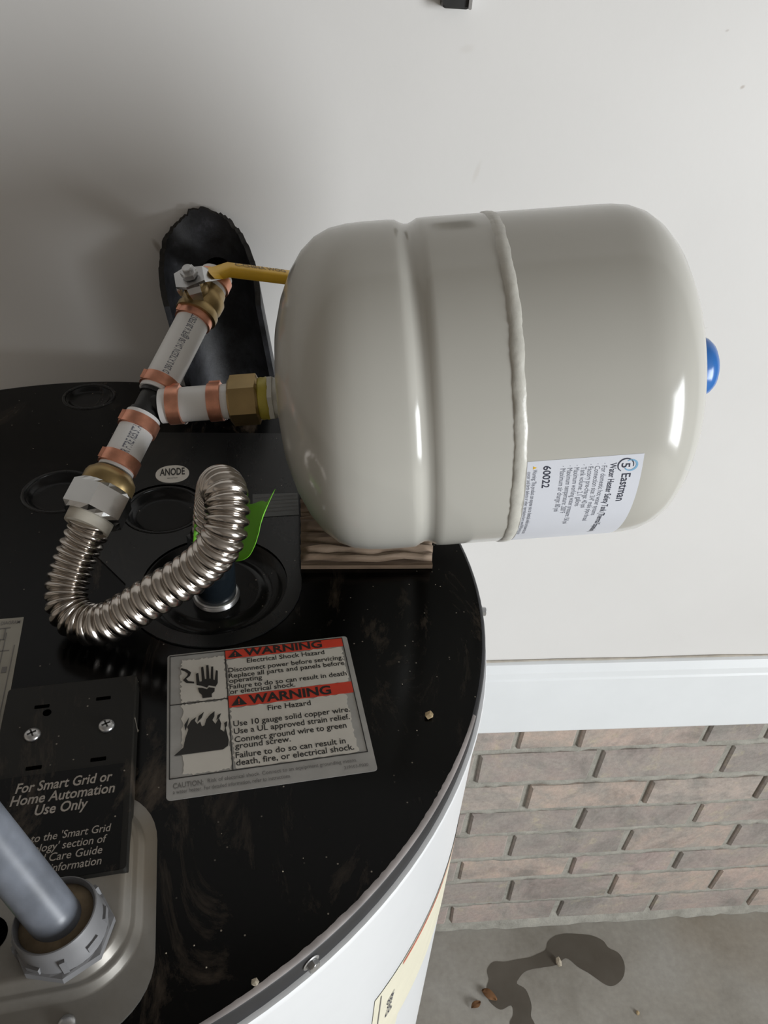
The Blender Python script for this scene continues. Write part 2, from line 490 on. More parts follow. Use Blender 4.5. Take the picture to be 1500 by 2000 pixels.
struct(mk('ceiling', *box(-1.4, -4.1, 2.5, 2.5, 0.95, 2.6), M['ceiling'], smooth=False, origin=(0, 0, 0)))

# white trim board along the bottom of the drywall: profile (y, z) run along X
prof = [(WY + .05, .6475), (WY - .011, .6475), (WY - .012, .650), (WY - .012, .765), (WY - .0105, .7685), (WY - .0105, .780), (WY - .006, .7935), (WY - .001, .7955), (WY + .05, .7955)]
V = [(x, y, z) for x in (-1.3, 2.4) for y, z in prof]; n = len(prof)
F = [(k, (k + 1) % n, n + (k + 1) % n, n + k) for k in range(n)] + [tuple(range(n)), tuple(range(2 * n - 1, n - 1, -1))]
trim = struct(mk('trim_1', V, F, M['trim'], smooth=False, origin=(0, 0, 0)))
V, F = sweep([Vector((-1.3 + 3.7 * k / 60, WY - 0.0012, .7972 + .0006 * math.sin(k * 1.7))) for k in range(61)], [0.0016 + 0.0005 * math.sin(k * 2.3) for k in range(61)], 8)
mk('caulk_line', V, F, M['caulk'], trim)

# brick stem wall
wb = struct(mk('wall_brick', *box(-1.3, WY + 0.0058, 0.0, 2.4, 0.90, 0.655), M['mortar'], smooth=False, origin=(0, 0, 0)))
edges_z = [0.668, 0.5817, 0.4924, 0.4139, 0.3395, 0.2564, 0.1804, 0.0926, 0.012]
joints = [[.3368, .4369, .6480, .7494], [.2804, .4825, .7032], [.3765, .5893, .7955], [.2840, .4871, .7026],
          [.3749, .5916, .8005], [.2889, .5028, .7122], [.3982, .6057, .8175], [.2910, .5110, .7095, .9239]]
for c, js in enumerate(joints):
    js = list(js)
    while js[0] > -0.35: js.insert(0, js[0] - 0.211 + random.uniform(-.004, .004))
    while js[-1] < 1.9: js.append(js[-1] + 0.212 + random.uniform(-.005, .005))
    zt, zb = edges_z[c] - .007, edges_z[c + 1] + .007
    zt = min(zt, 0.652)
    for xa, xb in zip(js, js[1:]):
        x0, x1 = xa + .0052 + random.uniform(-.001, .002), xb - .0052 + random.uniform(-.002, .001)
        y = WY + random.uniform(-.0025, .001)
        bv = .0032; V = []
        def edge(ins):
            xs = [x0 + ins, x0 + (x1 - x0) * .27, x0 + (x1 - x0) * .52, x0 + (x1 - x0) * .76, x1 - ins]
            return [(x, zb + ins) for x in xs] + [(x, zt - ins) for x in reversed(xs)]
        jit = [(random.uniform(-.0016, .0016), random.uniform(-.0014, .0014)) for _ in range(10)]
        for yy, ins in ((WY + .012, 0), (y + bv, 0), (y, bv)):
            V += [(x + jx, yy, z + jz) for (x, z), (jx, jz) in zip(edge(ins), jit)]
        F = []
        for i in range(2):
            for k in range(10):
                l = (k + 1) % 10; F.append((i * 10 + k, i * 10 + l, i * 10 + 10 + l, i * 10 + 10 + k))
        F.append(tuple(range(20, 30)))
        mk('brick', V, F, M['brick'], wb, smooth=False)
for z in edges_z[1:8]:                            # smeared bed joints, nearly flush
    V = []; F = []; n = 150
    for k in range(n + 1):
        x = -0.4 + 2.35 * k / n; w = .0075 + random.uniform(-.0012, .0016); d = .0022 + random.uniform(-.002, .002)
        V += [(x, WY + .0062, z - w), (x, WY + d, z - w * .75), (x, WY + d + random.uniform(-.001, .001), z + w * .7), (x, WY + .0062, z + w)]
    for k in range(n):
        for j in range(3): F.append((k * 4 + j, k * 4 + j + 1, k * 4 + j + 5, k * 4 + j + 4))
    mk('mortar_bed', V, F, M['mortar'], wb)
# ragged mortar fillet where the brick meets the slab
pts = []
for k in range(120):
    x = -0.4 + 2.3 * k / 119
    pts.append((x, 0.013 + random.uniform(-.006, .006)))
V = []
for x, t in pts:
    V += [(x, WY + .006, 0.024 + t * .4), (x, WY - .001 - t * .1, 0.018), (x, WY - .002 - t * .25 + random.uniform(-.002, .002), 0.0005)]
F = []
for k in range(119):
    for j in range(2): F.append((k * 3 + j, k * 3 + j + 1, k * 3 + j + 4, k * 3 + j + 3))
mk('mortar_fillet', V, F, M['mortar'], wb)

# wet patch and litter on the slab
P = [(.511, .718), (.532, .721), (.557, .719), (.587, .714), (.607, .703), (.614, .689), (.63, .679), (.636, .666), (.635, .65), (.626, .633), (.611, .622), (.596, .618), (.584, .623), (.571, .634), (.558, .645), (.542, .656), (.529, .67), (.519, .674), (.499, .663), (.471, .66), (.448, .658), (.431, .653), (.417, .641), (.413, .634), (.427, .624), (.432, .606), (.432, .592), (.427, .576), (.431, .562), (.425, .535), (.39, .53), (.384, .565), (.394, .581), (.394, .597), (.374, .591), (.362, .597), (.352, .611), (.353, .631), (.36, .645), (.36, .662), (.375, .676), (.4, .675), (.425, .678), (.448, .68), (.469, .686), (.485, .693), (.494, .708)]
sp, _ = smooth_path([(x, y, 0) for x, y in P + [P[0]]], 200)
V, F = holed([(p.x, p.y) for p in sp[:-1]], [], 0.0006)
tag(mk('water_stain', V, F, M['wet'], smooth=False), 'dark wet patch on the concrete floor below the brick', 'water stain')

def leaf(name, x, y, L, w, ang, label, mat, z=0.0008, curl=.004):
    V = []; F = []; N = 8
    for i in range(N + 1):
        t = i / N; ww = w * math.sin(math.pi * min(1, t * .95 + .03)) ** .7
        for j in (-1, 0, 1):
            u = (t - .5) * L; v = j * ww * (1 + .15 * math.sin(5 * t + j))
            V.append((x + u * math.cos(ang) - v * math.sin(ang), y + u * math.sin(ang) + v * math.cos(ang), z + abs(j) * curl + curl * .6 * math.sin(t * 4)))
    lo = min(p[2] for p in V); V = [(a, b_, c_ - lo + z) for a, b_, c_ in V]
    for i in range(N):
        for j in range(2): F.append((i * 3 + j, i * 3 + j + 1, i * 3 + j + 4, i * 3 + j + 3))
    o = mk(name, V, F, mat); md = o.modifiers.new('thickness', 'SOLIDIFY'); md.thickness = .0006
    return tag(o, label, 'leaf')
leaf('dead_leaf', .3545, .616, .032, .008, -0.6, 'brown curled dead leaf at the left end of the wet patch', M['leaf'])
leaf('dead_leaf', .326, .601, .022, .006, 0.5, 'small dark leaf scrap nearest the water heater on the floor', M['leaf'])

def chunk(name, x, y, z, s, mat, label, cat, sx=1.0, sy=1.0, sz=.6, rz=0.0, group=None):
    bm = bmesh.new(); bmesh.ops.create_icosphere(bm, subdivisions=1, radius=s)
    V = []; rnd = random.Random(hash((round(x, 3), round(y, 3))) % 999)
    for v in bm.verts:
        k = 1 + rnd.uniform(-.22, .22); p = v.co * k
        px, py = p.x * sx, p.y * sy
        V.append((x + px * math.cos(rz) - py * math.sin(rz), y + px * math.sin(rz) + py * math.cos(rz), p.z * sz))
    lo = min(p[2] for p in V); V = [(a, b_, c_ - lo + z) for a, b_, c_ in V]
    F = [tuple(v.index for v in f.verts) for f in bm.faces]; bm.free()
    return tag(mk(name, V, F, mat, smooth=False), label, cat, group)
chunk('pebble', .5035, .6655, 0.0006, .008, M['grit'], 'pale pebble at the inner edge of the wet patch', 'pebble', sx=.7, sy=1.2)
chunk('pebble', .632, .568, 0.0, .004, M['chip'], 'tiny tan crumb alone on the open concrete floor', 'pebble')

# black clip fixed high on the wall, its lower end in view
br = thing('wall_bracket', 'black bracket on the white wall at the very top edge', 'bracket', (.1243, WY, 1.573))
pl = rrect(.1130, 1.5735, .1352, 1.66, .003, 4)
V, F = prism(pl, 0, .014, lambda u, v, z: (u, WY - z, v), bev=.0015)
mk('body', V, F, M['blackplastic'], br, auto=.6)
V, F = prism(rrect(.1336, 1.5738, .1362, 1.66, .001, 3), .003, .0165, lambda u, v, z: (u, WY - z, v))
mk('edge_strip', V, F, M['zinc'], br, auto=.6)
V, F = prism(rrect(.1125, 1.60, .1357, 1.612, .002, 3), .003, .0175, lambda u, v, z: (u, WY - z, v))
mk('cross_band', V, F, M['blackplastic'], br, auto=.6)

# ------------------------------------------------------------------ water heater
HX, HY, HR, TOP = -0.1669, 0.3902, 0.2878, 1.269
heater = thing('water_heater', 'white cylindrical water heater with a glossy black lid', 'water heater', (HX, HY, 0.0))
TH = math.radians(6.9); CU, SU = math.cos(TH), math.sin(TH)
def L3(u, v, z=0.0):                      # the lid's own axes: labels and plates are square to these
    return (HX + u * CU - v * SU, HY + u * SU + v * CU, TOP + z)
def L2(x, y):
    dx, dy = x - HX, y - HY
    return (dx * CU + dy * SU, -dx * SU + dy * CU)

seg = 160
up = ((Vector((0, 0, 1)), Vector((1, 0, 0)), Vector((0, 1, 0))))
C0 = Vector((HX, HY, 0))
V, F = lathe(C0, (0, 0, 1), [(0.02, .28), (0.02, .2895), (1.2455, .2895), (1.2505, .2905), (1.2530, .2900), (1.2535, .2880)], seg, e=up)
mk('jacket', V, F, M['jacket'], heater, auto=.7)
for k in range(4):
    an = math.radians(45 + 90 * k)
    V, F = lathe((HX + .23 * math.cos(an), HY + .23 * math.sin(an), 0.0), (0, 0, 1), [(0, .02), (0, .022), (.018, .022), (.022, .018)], 16)
    mk('foot', V, F, M['blackplastic'], heater)
# lid: flat sheet with four pressed-in recesses, then rim
DISH = (-.0565, .3965, .0470)              # around the hot-water nipple
RECS = [(-.1003, .4790, .0262, .0060), (-.1800, .5020, .0245, .0055), (-.1878, .6470, .0200, .0040)]
outer = circ(HX, HY, HR - .0025, seg)
holes = [circ(DISH[0], DISH[1], DISH[2], 64)] + [circ(x, y, r, 48) for x, y, r, d in RECS]
V, F = holed(outer, holes, TOP)
lid = mk('lid', V, F, M['lid'], heater, smooth=False)
V, F = lathe(C0, (0, 0, 1), [(1.2520, HR - .004), (1.2520, HR - .0003), (1.2545, HR), (TOP - .0022, HR - .0001), (TOP - .0009, HR - .0006), (TOP - .0002, HR - .0016), (TOP, HR - .0026)], seg, e=up, caps=False)
mk('lid_rim', V, F, M['lip'], heater)
# worn, dusty bead on the front of the rim; light on the bevel painted in too
V = []; F = []
N = 90
for k in range(N + 1):
    an = math.radians(-66 + 44 * k / N)
    w = .0011 * min(1, 4 * min(k, N - k) / N) * (0.75 + .5 * random.random())
    c, s = math.cos(an), math.sin(an)
    for r, z in ((HR - .0022 - w, TOP + .00012), (HR - .0012, TOP - .0000), (HR - .0003, TOP - .0006 - w * .3)):
        V.append((HX + c * r, HY + s * r, z + .00012))
for k in range(N):
    for j in range(2): F.append((k * 3 + j, k * 3 + j + 1, k * 3 + j + 4, k * 3 + j + 3))
mk('worn_glint_edge', V, F, M['wornglintlip'], heater, label='scuffed edge of the black rim with a painted pale glint')
def dish(cx, cy, prof, name, mat):
    V, F = lathe((cx, cy, TOP), (0, 0, 1), [(z, r) for r, z in prof], 64, e=up, caps=False)
    s = len(V); V.append(Vector((cx, cy, TOP + prof[-1][1]))); n = len(prof)
    for k in range(64): F.append(((n - 1) * 64 + k, (n - 1) * 64 + (k + 1) % 64, s))
    return mk(name, V, F, mat, heater)
R = DISH[2]
dish(DISH[0], DISH[1], [(R, 0), (R - .0015, -.0006), (R - .004, -.004), (R - .006, -.0065), (R - .010, -.0075), (R - .0135, -.0068), (R - .016, -.0050), (R - .019, -.0052), (.018, -.0060)], 'nipple_recess', M['recess'])
for x, y, r, d in RECS:
    dish(x, y, [(r, 0), (r - .001, -.0004), (r - .003, -.6 * d), (r - .005, -.95 * d), (r - .008, -d), (.004, -d * .93)], 'knockout_recess', M['recess'])
    V, F = lathe((x, y, TOP), (0, 0, 1), [(-.0004, r + .004), (.0009, r + .0025), (.0010, r + .0012), (-.0004, r - .0006)], 64, e=up, closed=True)
    mk('recess_rim', V, F, M['pad'], heater)
# slightly raised pad beside the nipple
pad = [(-.001, .585), (-.001, .414)]
for k in range(21):
    a = math.radians(13 - 193 * k / 20); pad.append((DISH[0] + .0575 * math.cos(a), DISH[1] + .0575 * math.sin(a)))
pad += [(-.142, .430), (-.142, .585)]
V, F = holed(pad, [circ(DISH[0], DISH[1], DISH[2] + .0008, 64), circ(RECS[0][0], RECS[0][1], RECS[0][2] + .0045, 48)], TOP + .0012)
n0 = len(V); k = len(pad)
Vs = [(x, y, z) for x, y in pad for z in (TOP - .0002, TOP + .0012)]
Fs = [(2 * i, 2 * ((i + 1) % k), 2 * ((i + 1) % k) + 1, 2 * i + 1) for i in range(k)]
mk('raised_pad', *join((V, F), (Vs, Fs)), M['pad'], heater, smooth=False)

def sheet(name, poly, mat, z0=0.0, th=.0004, parent=heater, label=None):
    V, F = prism(poly, z0, z0 + th, L3)
    return mk(name, V, F, mat, parent, smooth=False, label=label)

# --- warning label -------------------------------------------------------
WU0, WV0, WU1, WV1 = .0802, -.1655, .1888, -.0670
WW, WH = WU1 - WU0, WV1 - WV0
warn = sheet('warning_label', rrect(WU0, WV0, WU1, WV1, .002, 4), M['foil'], label='silver warning label with red bands')
zt = .0005
def wl(a, b): return (WU0 + a * WW, WV1 - b * WH)
def wmap(z): return lambda u, v: L3(u, v, z)
def ragged(a0, b0, a1, b1, amp, n=26):
    out = []
    for (p, q, r_, s_) in ((a0, b0, a1, b0), (a1, b0, a1, b1), (a1, b1, a0, b1), (a0, b1, a0, b0)):
        for k in range(n):
            t = (k + .5) / n; j = random.uniform(-amp, amp); da, db = (0, j) if q == s_ else (j, 0)
            out.append(wl(p + (r_ - p) * t + da, q + (s_ - q) * t + db))
    return out
for rect in ((.072, .055, .305, .378, .008), (.075, .395, .305, .862, .008), (.318, .088, .955, .372, .007), (.318, .46, .925, .868, .007)):
    sheet('print_field', ragged(*rect), M['field'], zt - .0002, .0003, warn)
bar = []
def strip(a0, b0, a1, b1): bar.append(prism([wl(a0, b0), wl(a1, b0), wl(a1, b1), wl(a0, b1)], zt, zt + .0002, L3))
lw = .0045
strip(.012, .012, .972, .012 + lw); strip(.012, .872, .972, .872 + lw); strip(.012, .012, .012 + lw, .876); strip(.968, .012, .968 + lw, .876)
strip(.308, .012, .308 + lw, .876); strip(.012, .385, .312, .385 + lw)
mk('label_border', *join(*bar), M['blackink'], warn, smooth=False)
for b0, b1 in ((.012, .082), (.372, .455)):
    sheet('red_band', [wl(.312, b0), wl(.968, b0), wl(.968, b1), wl(.312, b1)], M['redink'], zt, .0002, warn)
tz = zt + .0003
T = []
def tl(body, a, b, size, width=None, align='LEFT', bold=.011):
    u, v = wl(a, b); T.append((body, u, v, size * WH, width * WW if width else None, align, bold))
tl('WARNING', .415, .074, .078, .435, bold=.03); tl('WARNING', .415, .446, .088, .435, bold=.03)
tl('Electrical Shock Hazard', .64, .133, .050, .43, 'CENTER')
tl('Disconnect power before servicing.', .322, .193, .050, .63); tl('Replace all parts and panels before', .322, .238, .050, .63)
tl('operating', .322, .276, .050, .175); tl('Failure to do so can result in death', .322, .322, .050, .63); tl('or electrical shock.', .322, .360, .050, .345)
tl('Fire Hazard', .62, .510, .052, .225, 'CENTER')
tl('Use 10 gauge solid copper wire.', .328, .592, .054, .60); tl('Use a UL approved strain relief.', .328, .644, .054, .59)
tl('Connect ground wire to green', .328, .700, .054, .565); tl('ground screw.', .328, .742, .054, .275)
tl('Failure to do so can result in', .328, .802, .054, .545); tl('death, fire, or electrical shock.', .328, .850, .054, .58)
mk('lettering', *text_block(T, wmap(tz)), M['blackink'], warn, smooth=False)
T = []
tl('CAUTION:', .03, .935, .044, .14, bold=.01); tl('Risk of electrical shock. Connect to an equipment grounding means.', .19, .928, .032, .72, bold=.005)
tl('a water heater. For detailed information, refer to instructions.', .03, .968, .032, .55, bold=.005); tl('319103-P030', .84, .965, .026, .12, bold=.005)
mk('caution_print', *text_block(T, wmap(tz)), M['greyprint'], warn, smooth=False)
# pictograms: warning triangles, shocked hand, flames
def pict(name, polys, mat=M['blackink'], z=tz, parent=warn):
    parts = []
    for pl in polys: parts.append(prism([wl(*p) for p in pl], z, z + .0001, L3))
    mk(name, *join(*parts), mat, parent, smooth=False)
for b0, b1 in ((.018, .076), (.380, .447)):
    pict('warning_triangle', [[(.365, b0), (.405, b1), (.325, b1)]])
    pict('exclamation_mark', [[(.361, b0 + .024), (.369, b0 + .024), (.367, b1 - .022), (.363, b1 - .022)], [(.362, b1 - .016), (.368, b1 - .016), (.368, b1 - .008), (.362, b1 - .008)]], M['redink'], tz + .00015)
hand = [[(.150, .175), (.163, .170), (.168, .240), (.180, .238), (.178, .130), (.190, .125), (.196, .225), (.204, .225), (.206, .118), (.218, .117), (.220, .225), (.226, .226), (.232, .132), (.243, .133), (.240, .235), (.247, .240), (.256, .165), (.266, .170), (.262, .265), (.250, .290), (.215, .275), (.205, .290), (.175, .270), (.152, .262)],
        [(.158, .285), (.180, .288), (.205, .303), (.215, .290), (.245, .300), (.243, .325), (.228, .340), (.228, .365), (.180, .365), (.178, .340), (.165, .320)]]
pict('shocked_hand', hand)
wire = [(.075, .118), (.105, .135), (.125, .160), (.118, .185), (.098, .205), (.110, .225), (.140, .235), (.140, .247), (.100, .238), (.082, .212), (.105, .182), (.108, .165), (.092, .145), (.070, .130)]
pict('live_wire', [wire])
flame = [(.035, .735), (.080, .690), (.090, .630), (.105, .575), (.100, .555), (.120, .515), (.145, .495), (.138, .520), (.150, .545), (.165, .530), (.172, .565), (.185, .560), (.195, .520), (.215, .490), (.238, .470), (.236, .505), (.225, .530), (.240, .560), (.258, .520), (.268, .560), (.262, .600), (.280, .620), (.288, .585), (.295, .640), (.300, .680), (.295, .715), (.270, .735)]
pict('flames', [flame, [(.098, .555), (.090, .580), (.086, .540), (.110, .490), (.104, .525)], [(.150, .530), (.158, .490), (.185, .465), (.172, .505)], [(.245, .535), (.252, .500), (.270, .490), (.262, .515)], [(.285, .600), (.283, .560), (.298, .550), (.296, .580)]])

# --- ANODE oval ----------------------------------------------------------
au, av = .0829, .1243
oval = []
for k in range(48):
    a = 2 * math.pi * k / 48; c, s = math.cos(a), math.sin(a)
    oval.append((au + .0128 * math.copysign(abs(c) ** .9, c), av - .0005 + .0118 * math.copysign(abs(s) ** .95, s)))
anode = sheet('anode_label', oval, M['field'], .0002, .0015)
mk('lettering', *text_block([('ANODE', au, av - .0025, .0135, .0190, 'CENTER', .02), ('replace every few years', au, av - .0072, .0022, .008, 'CENTER')], wmap(.0019)), M['blackink'], anode, smooth=False)
# --- narrow grey label by the nipple ---------------------------------------
strip_l = sheet('grey_strip_label', [(.1405, .0600), (.1745, .0590), (.1765, .0865), (.1425, .0890)], M['greylabel'], .0012, .0004)
T = [('complies with the energy efficiency standard for', .1435, .0830, .0036, .031, 'LEFT'), ('water heaters and contains the approved anode rod', .1432, .0785, .0036, .031, 'LEFT'), ('installation must conform to the local plumbing codes', .1428, .0740, .0036, .031, 'LEFT'),
     ('do not remove this label unless service is required', .1424, .0695, .0036, .031, 'LEFT'), ('read the instruction manual before operating', .1420, .0650, .0036, .031, 'LEFT')]
mk('lettering', *text_block(T, wmap(.0018)), M['greyprint'], strip_l, smooth=False)
# --- wiring-diagram label at the left edge of the picture --------------------
diag = sheet('wiring_diagram_label', [(-.075, -.131), (-.0045, -.131), (-.0066, -.0215), (-.075, -.0205)], M['paper'])
ln = []
def dl(u0, v0, u1, v1, w=.0003):
    if abs(u1 - u0) > abs(v1 - v0): pl = [(u0, v0 - w), (u1, v1 - w), (u1, v1 + w), (u0, v0 + w)]
    else: pl = [(u0 - w, v0), (u0 + w, v0), (u1 + w, v1), (u1 - w, v1)]
    ln.append(prism(pl, .0005, .00065, L3))
rd = random.Random(4)
for k in range(11):
    v = -.030 - k * .0095; dl(-.07, v, -.010 - rd.uniform(0, .012), v); u = -.012 - rd.uniform(0, .035); dl(u, v, u, v - .0095)
dl(-.0085, -.045, -.0085, -.118, .00025); dl(-.0145, -.034, -.0145, -.075, .00025); dl(-.0195, -.06, -.0195, -.110, .00025)
for k in range(9):
    u, v = -.011 - rd.uniform(0, .02), -.035 - k * .0105
    ln.append(prism([(u, v), (u + .0028, v), (u + .0028, v + .0045), (u, v + .0045)], .0005, .00065, L3))
mk('circuit_drawing', *join(*ln), M['greyprint'], diag, smooth=False)
mk('lettering', *text_block([('ELECTRICAL DIAGRAM', -.034, -.0268, .0040, .026, 'LEFT', .01)], wmap(.0007)), M['greyprint'], diag, smooth=False)

# --- zinc terminal-box plate, pressed with a raised panel ---------------------
plate_parts = []
pu0, pv0, pu1, pv1 = -.05, -.2690, .0762, -.1560
rings = [(0.0, .0, .0300), (0.0, .0012, .0300), (.0050, .0013, .0275), (.0062, .0020, .0265), (.0076, .0050, .0255), (.0086, .0056, .0248), (.0098, .0056, .0240), (.0106, .0062, .0235), (.0122, .0098, .0222), (.0134, .0106, .0212), (.0150, .0108, .0200), (.0175, .0108, .0180)]
V = []; F = []; n = None
for ins, z, r in rings:
    lowins = ins * 1.0 + (0.0 if ins < .005 else .0115)
    pl = rrect(pu0 + ins, pv0 + lowins, pu1 - ins, pv1 - ins, r, 10); n = len(pl)
    V += [L3(u, v, z) for u, v in pl]
for i in range(len(rings) - 1):
    for k in range(n):
        l = (k + 1) % n; F.append((i * n + k, i * n + l, (i + 1) * n + l, (i + 1) * n + k))
F.append(tuple((len(rings) - 1) * n + k for k in range(n)))
plate = mk('terminal_box_plate', V, F, M['galv'], heater, auto=.9, label='dusty zinc terminal-box plate with pressed rim')
def panscrew(u, v, z, r, parent, mat, name='screw'):
    V, F = lathe(L3(u, v, z), (0, 0, 1), [(0, r * .9), (0, r), (r * .18, r * .98), (r * .38, r * .82), (r * .50, r * .5), (r * .53, r * .15)], 28)
    s = mk(name, V, F, mat, parent)
    w = r * .11; L = r * .55
    ck = []
    for a in (.4, .4 + math.pi / 2):
        pl = [(-L, -w), (L, -w), (L, w), (-L, w)]
        pl = [(u + x * math.cos(a) - y * math.sin(a), v + x * math.sin(a) + y * math.cos(a)) for x, y in pl]
        ck.append(prism(pl, z + r * .46, z + r * .56, L3))
    return s, join(*ck)
s, ck = panscrew(.0425, -.2605, .0014, .0036, plate, M['zinc'])
# open knock-out with the green ground screw
V, F = lathe(L3(.0090, -.2240, .0108), (0, 0, 1), [(-.0002, .0), (.0003, .0), (.0003, .0080), (-.0002, .0080)], 28)
mk('knockout_hole', V, F, M['dark'], plate, label='dark open knock-out')
V, F = hexnut(L3(.0085, -.2245, .0110), (0, 0, 1), .003, .0042); mk('ground_screw', V, F, M['green'], plate, smooth=False, label='green ground screw')

# --- black plastic cover -------------------------------------------------------
CT = .012
cu0, cv0, cu1, cv1 = -.0030, -.2060, .0648, -.0890
V, F = prism(rrect(cu0, cv0, cu1, cv1, .002, 4), 0, CT, L3, bev=.0012)
cover = mk('port_cover', V, F, M['cover'], heater, auto=.5, label='black plastic cover with slots and two screws')
for (u, v) in ((.0139, -.1232), (.0506, -.1233)):
    s, ck = panscrew(u, v, CT, .0042, cover, M['zinc'])
    mk('cross_slot', *ck, M['blackink'], cover, smooth=False)
for (u, v) in ((.0164, -.1049), (.0478, -.1042), (.0172, -.1437), (.0479, -.1436)):
    V, F = prism(rrect(u - .0038, v - .0011, u + .0038, v + .0011, .0004, 2), CT - .0001, CT + .00012, L3)
    mk('vent_slot', V, F, M['dark'], cover, smooth=False)
V, F = lathe(L3(.0195, -.1095, CT), (0, 0, 1), [(-.0001, .0), (.00012, .0), (.00012, .0022), (-.0001, .0022)], 20)
mk('vent_hole', V, F, M['dark'], cover, smooth=False)
V, F = prism(rrect(.0020, -.2048, .0612, -.1480, .001, 3), CT, CT + .0003, L3)
gl = mk('gloss_label', V, F, M['lid'], cover, smooth=False, label='glossy black printed label')
T = [('For Smart Grid or', .0330, -.1575, .0078, .0450, 'CENTER', .018, .18), ('Home Automation', .0330, -.1643, .0078, .0480, 'CENTER', .018, .18), ('Use Only', .0330, -.1710, .0078, .0240, 'CENTER', .018, .18),
     ("Refer to the 'Smart Grid", .0330, -.1850, .0056, .0470, 'CENTER', .006, .18), ("Technology' section of", .0330, -.1903, .0056, .0440, 'CENTER', .006, .18),
     ('Use and Care Guide', .0330, -.1956, .0056, .0405, 'CENTER', .006, .18), ('for more information', .0330, -.2009, .0056, .0405, 'CENTER', .006, .18)]
mk('lettering', *text_block(T, wmap(CT + .0004)), M['tanink'], cover, smooth=False)

# --- screws in the rim -----------------------------------------------------------
for an in (-53.6, -3.0, 62.0):
    a = math.radians(an); nrm = Vector((math.cos(a), math.sin(a), 0)); p = C0 + nrm * (HR - .0002) + Vector((0, 0, TOP - .0085))
    V1 = lathe(p, nrm, [(0, .0041), (.0007, .0043), (.0010, .0036)], 24)
    V2 = hexnut(p + nrm * .001, nrm, .0028, .0031)
    mk('rim_screw', *join(V1, V2), M['zinc'], heater, smooth=False)
# --- cream energy label wrapped round the jacket -----------------------------------
def JK(an, z, dr=.0004):
    a = math.radians(an); r = .2895 + dr
    return (HX + r * math.cos(a), HY + r * math.sin(a), z)
def jack_patch(a0, a1, z0f, z1f, dr, n=30):
    V = []; F = []
    for k in range(n + 1):
        t = k / n; a = a0 + (a1 - a0) * t
        V += [JK(a, z0f(t), dr), JK(a, z1f(t), dr)]
    for k in range(n): F.append((2 * k, 2 * k + 2, 2 * k + 3, 2 * k + 1))
    return V, F
el = mk('energy_label', *jack_patch(-44.0, -4, lambda t: 1.045 - (.06 if t < .135 else 0), lambda t: 1.1345, .0004), M['cream'], heater, label='cream energy label')
mk('red_line', *jack_patch(-38.4, -4, lambda t: 1.1290, lambda t: 1.1325, .0007), M['redline'], el)
mk('fold_line', *jack_patch(-42.9, -42.7, lambda t: 1.0, lambda t: 1.130, .0007, 3), M['greyprint'], el)
V, F = text_geo('Energy', .011, .030, 'LEFT', .01)
mk('lettering', [JK(-41.2 + y / .2895 * 57.3 * 0.9 + x * 20, 1.082 + x * .9, .0008) for x, y in V], F, M['ink'], el, smooth=False)

# hot outlet nipple
NX, NY = -.0552, .3895
V, F = lathe((NX, NY, TOP - .0062), (0, 0, 1), [(0, .0140), (.0018, .0150), (.0018, .0142), (.0034, .0152), (.0034, .0142), (.0050, .0150), (.0056, .0135)], 48)
mk('nipple_thread', V, F, M['zinc'], heater)
V, F = lathe((NX, NY, TOP - .0006), (0, 0, 1), [(0, .0130), (.0005, .0133), (.038, .0133), (.0385, .0128)], 48)
mk('outlet_nipple', V, F, M['nipple'], heater)

# ------------------------------------------------------------------ pipe run (collinear: hose nut, pipe, tee, pipe, valve)
P0 = Vector((-.1133, .4155, 1.3467)); PD = Vector((.35785552, .79442456, .49074336)).normalized()
def on(s): return P0 + PD * s
a_, e1_, e2_ = frame(PD)
PR = .0111

# corrugated connector
hose = thing('flexible_connector', 'corrugated steel water connector looping over the black lid', 'hose', (NX, NY, TOP))
hp = [on(-.030), (-.1272, .3862, 1.3232), (-.1318, .3815, 1.3155), (-.1368, .3740, 1.3055), (-.1399, .3639, 1.2954), (-.1373, .3540, 1.2882), (-.1276, .3464, 1.2850), (-.1146, .3424, 1.2880), (-.0987, .3433, 1.2977), (-.0814, .3443, 1.3103), (-.0629, .3446, 1.3240), (-.0495, .3442, 1.3379), (-.0420, .3465, 1.3517), (-.0400, .3540, 1.3612), (-.0415, .3640, 1.3670), (-.0450, .3750, 1.3640), (-.0480, .3835, 1.3550), (-.0505, .3885, 1.3420), (-.0530, .3900, 1.3260), (NX, NY, 1.3060)]
NS = 620
path, HL = smooth_path(hp, NS)
ph = 0.0; rad = []
for i in range(NS):
    t = i / (NS - 1)
    pitch = .0050 + .0030 * math.exp(-((t - .46) / .16) ** 2) - .0012 * math.exp(-((t - .80) / .10) ** 2)
    ph += HL / (NS - 1) / pitch
    rad.append(.0091 + .0036 * abs(math.sin(math.pi * ph)) ** .62)
V, F = sweep(path, rad, 40)
mk('corrugated_tube', V, F, M['steel'], hose)
V, F = lathe(on(-.0395), PD, [(0, .0124), (0, .0136), (.009, .0140), (.011, .0120)], 40); mk('collar', V, F, M['collar'], hose, label='cream plastic collar')
V, F = hexnut(on(-.0335), PD, .0205, .0198, .14, rot=.35); mk('hex_nut', V, F, M['chrome'], hose, smooth=False, label='chrome hex nut')
V, F = hexnut(Vector((NX, NY, 1.3060)), (0, 0, 1), .012, .0150, .14); mk('hex_nut', V, F, M['nipple'], hose, smooth=False, label='black nut on the nipple')

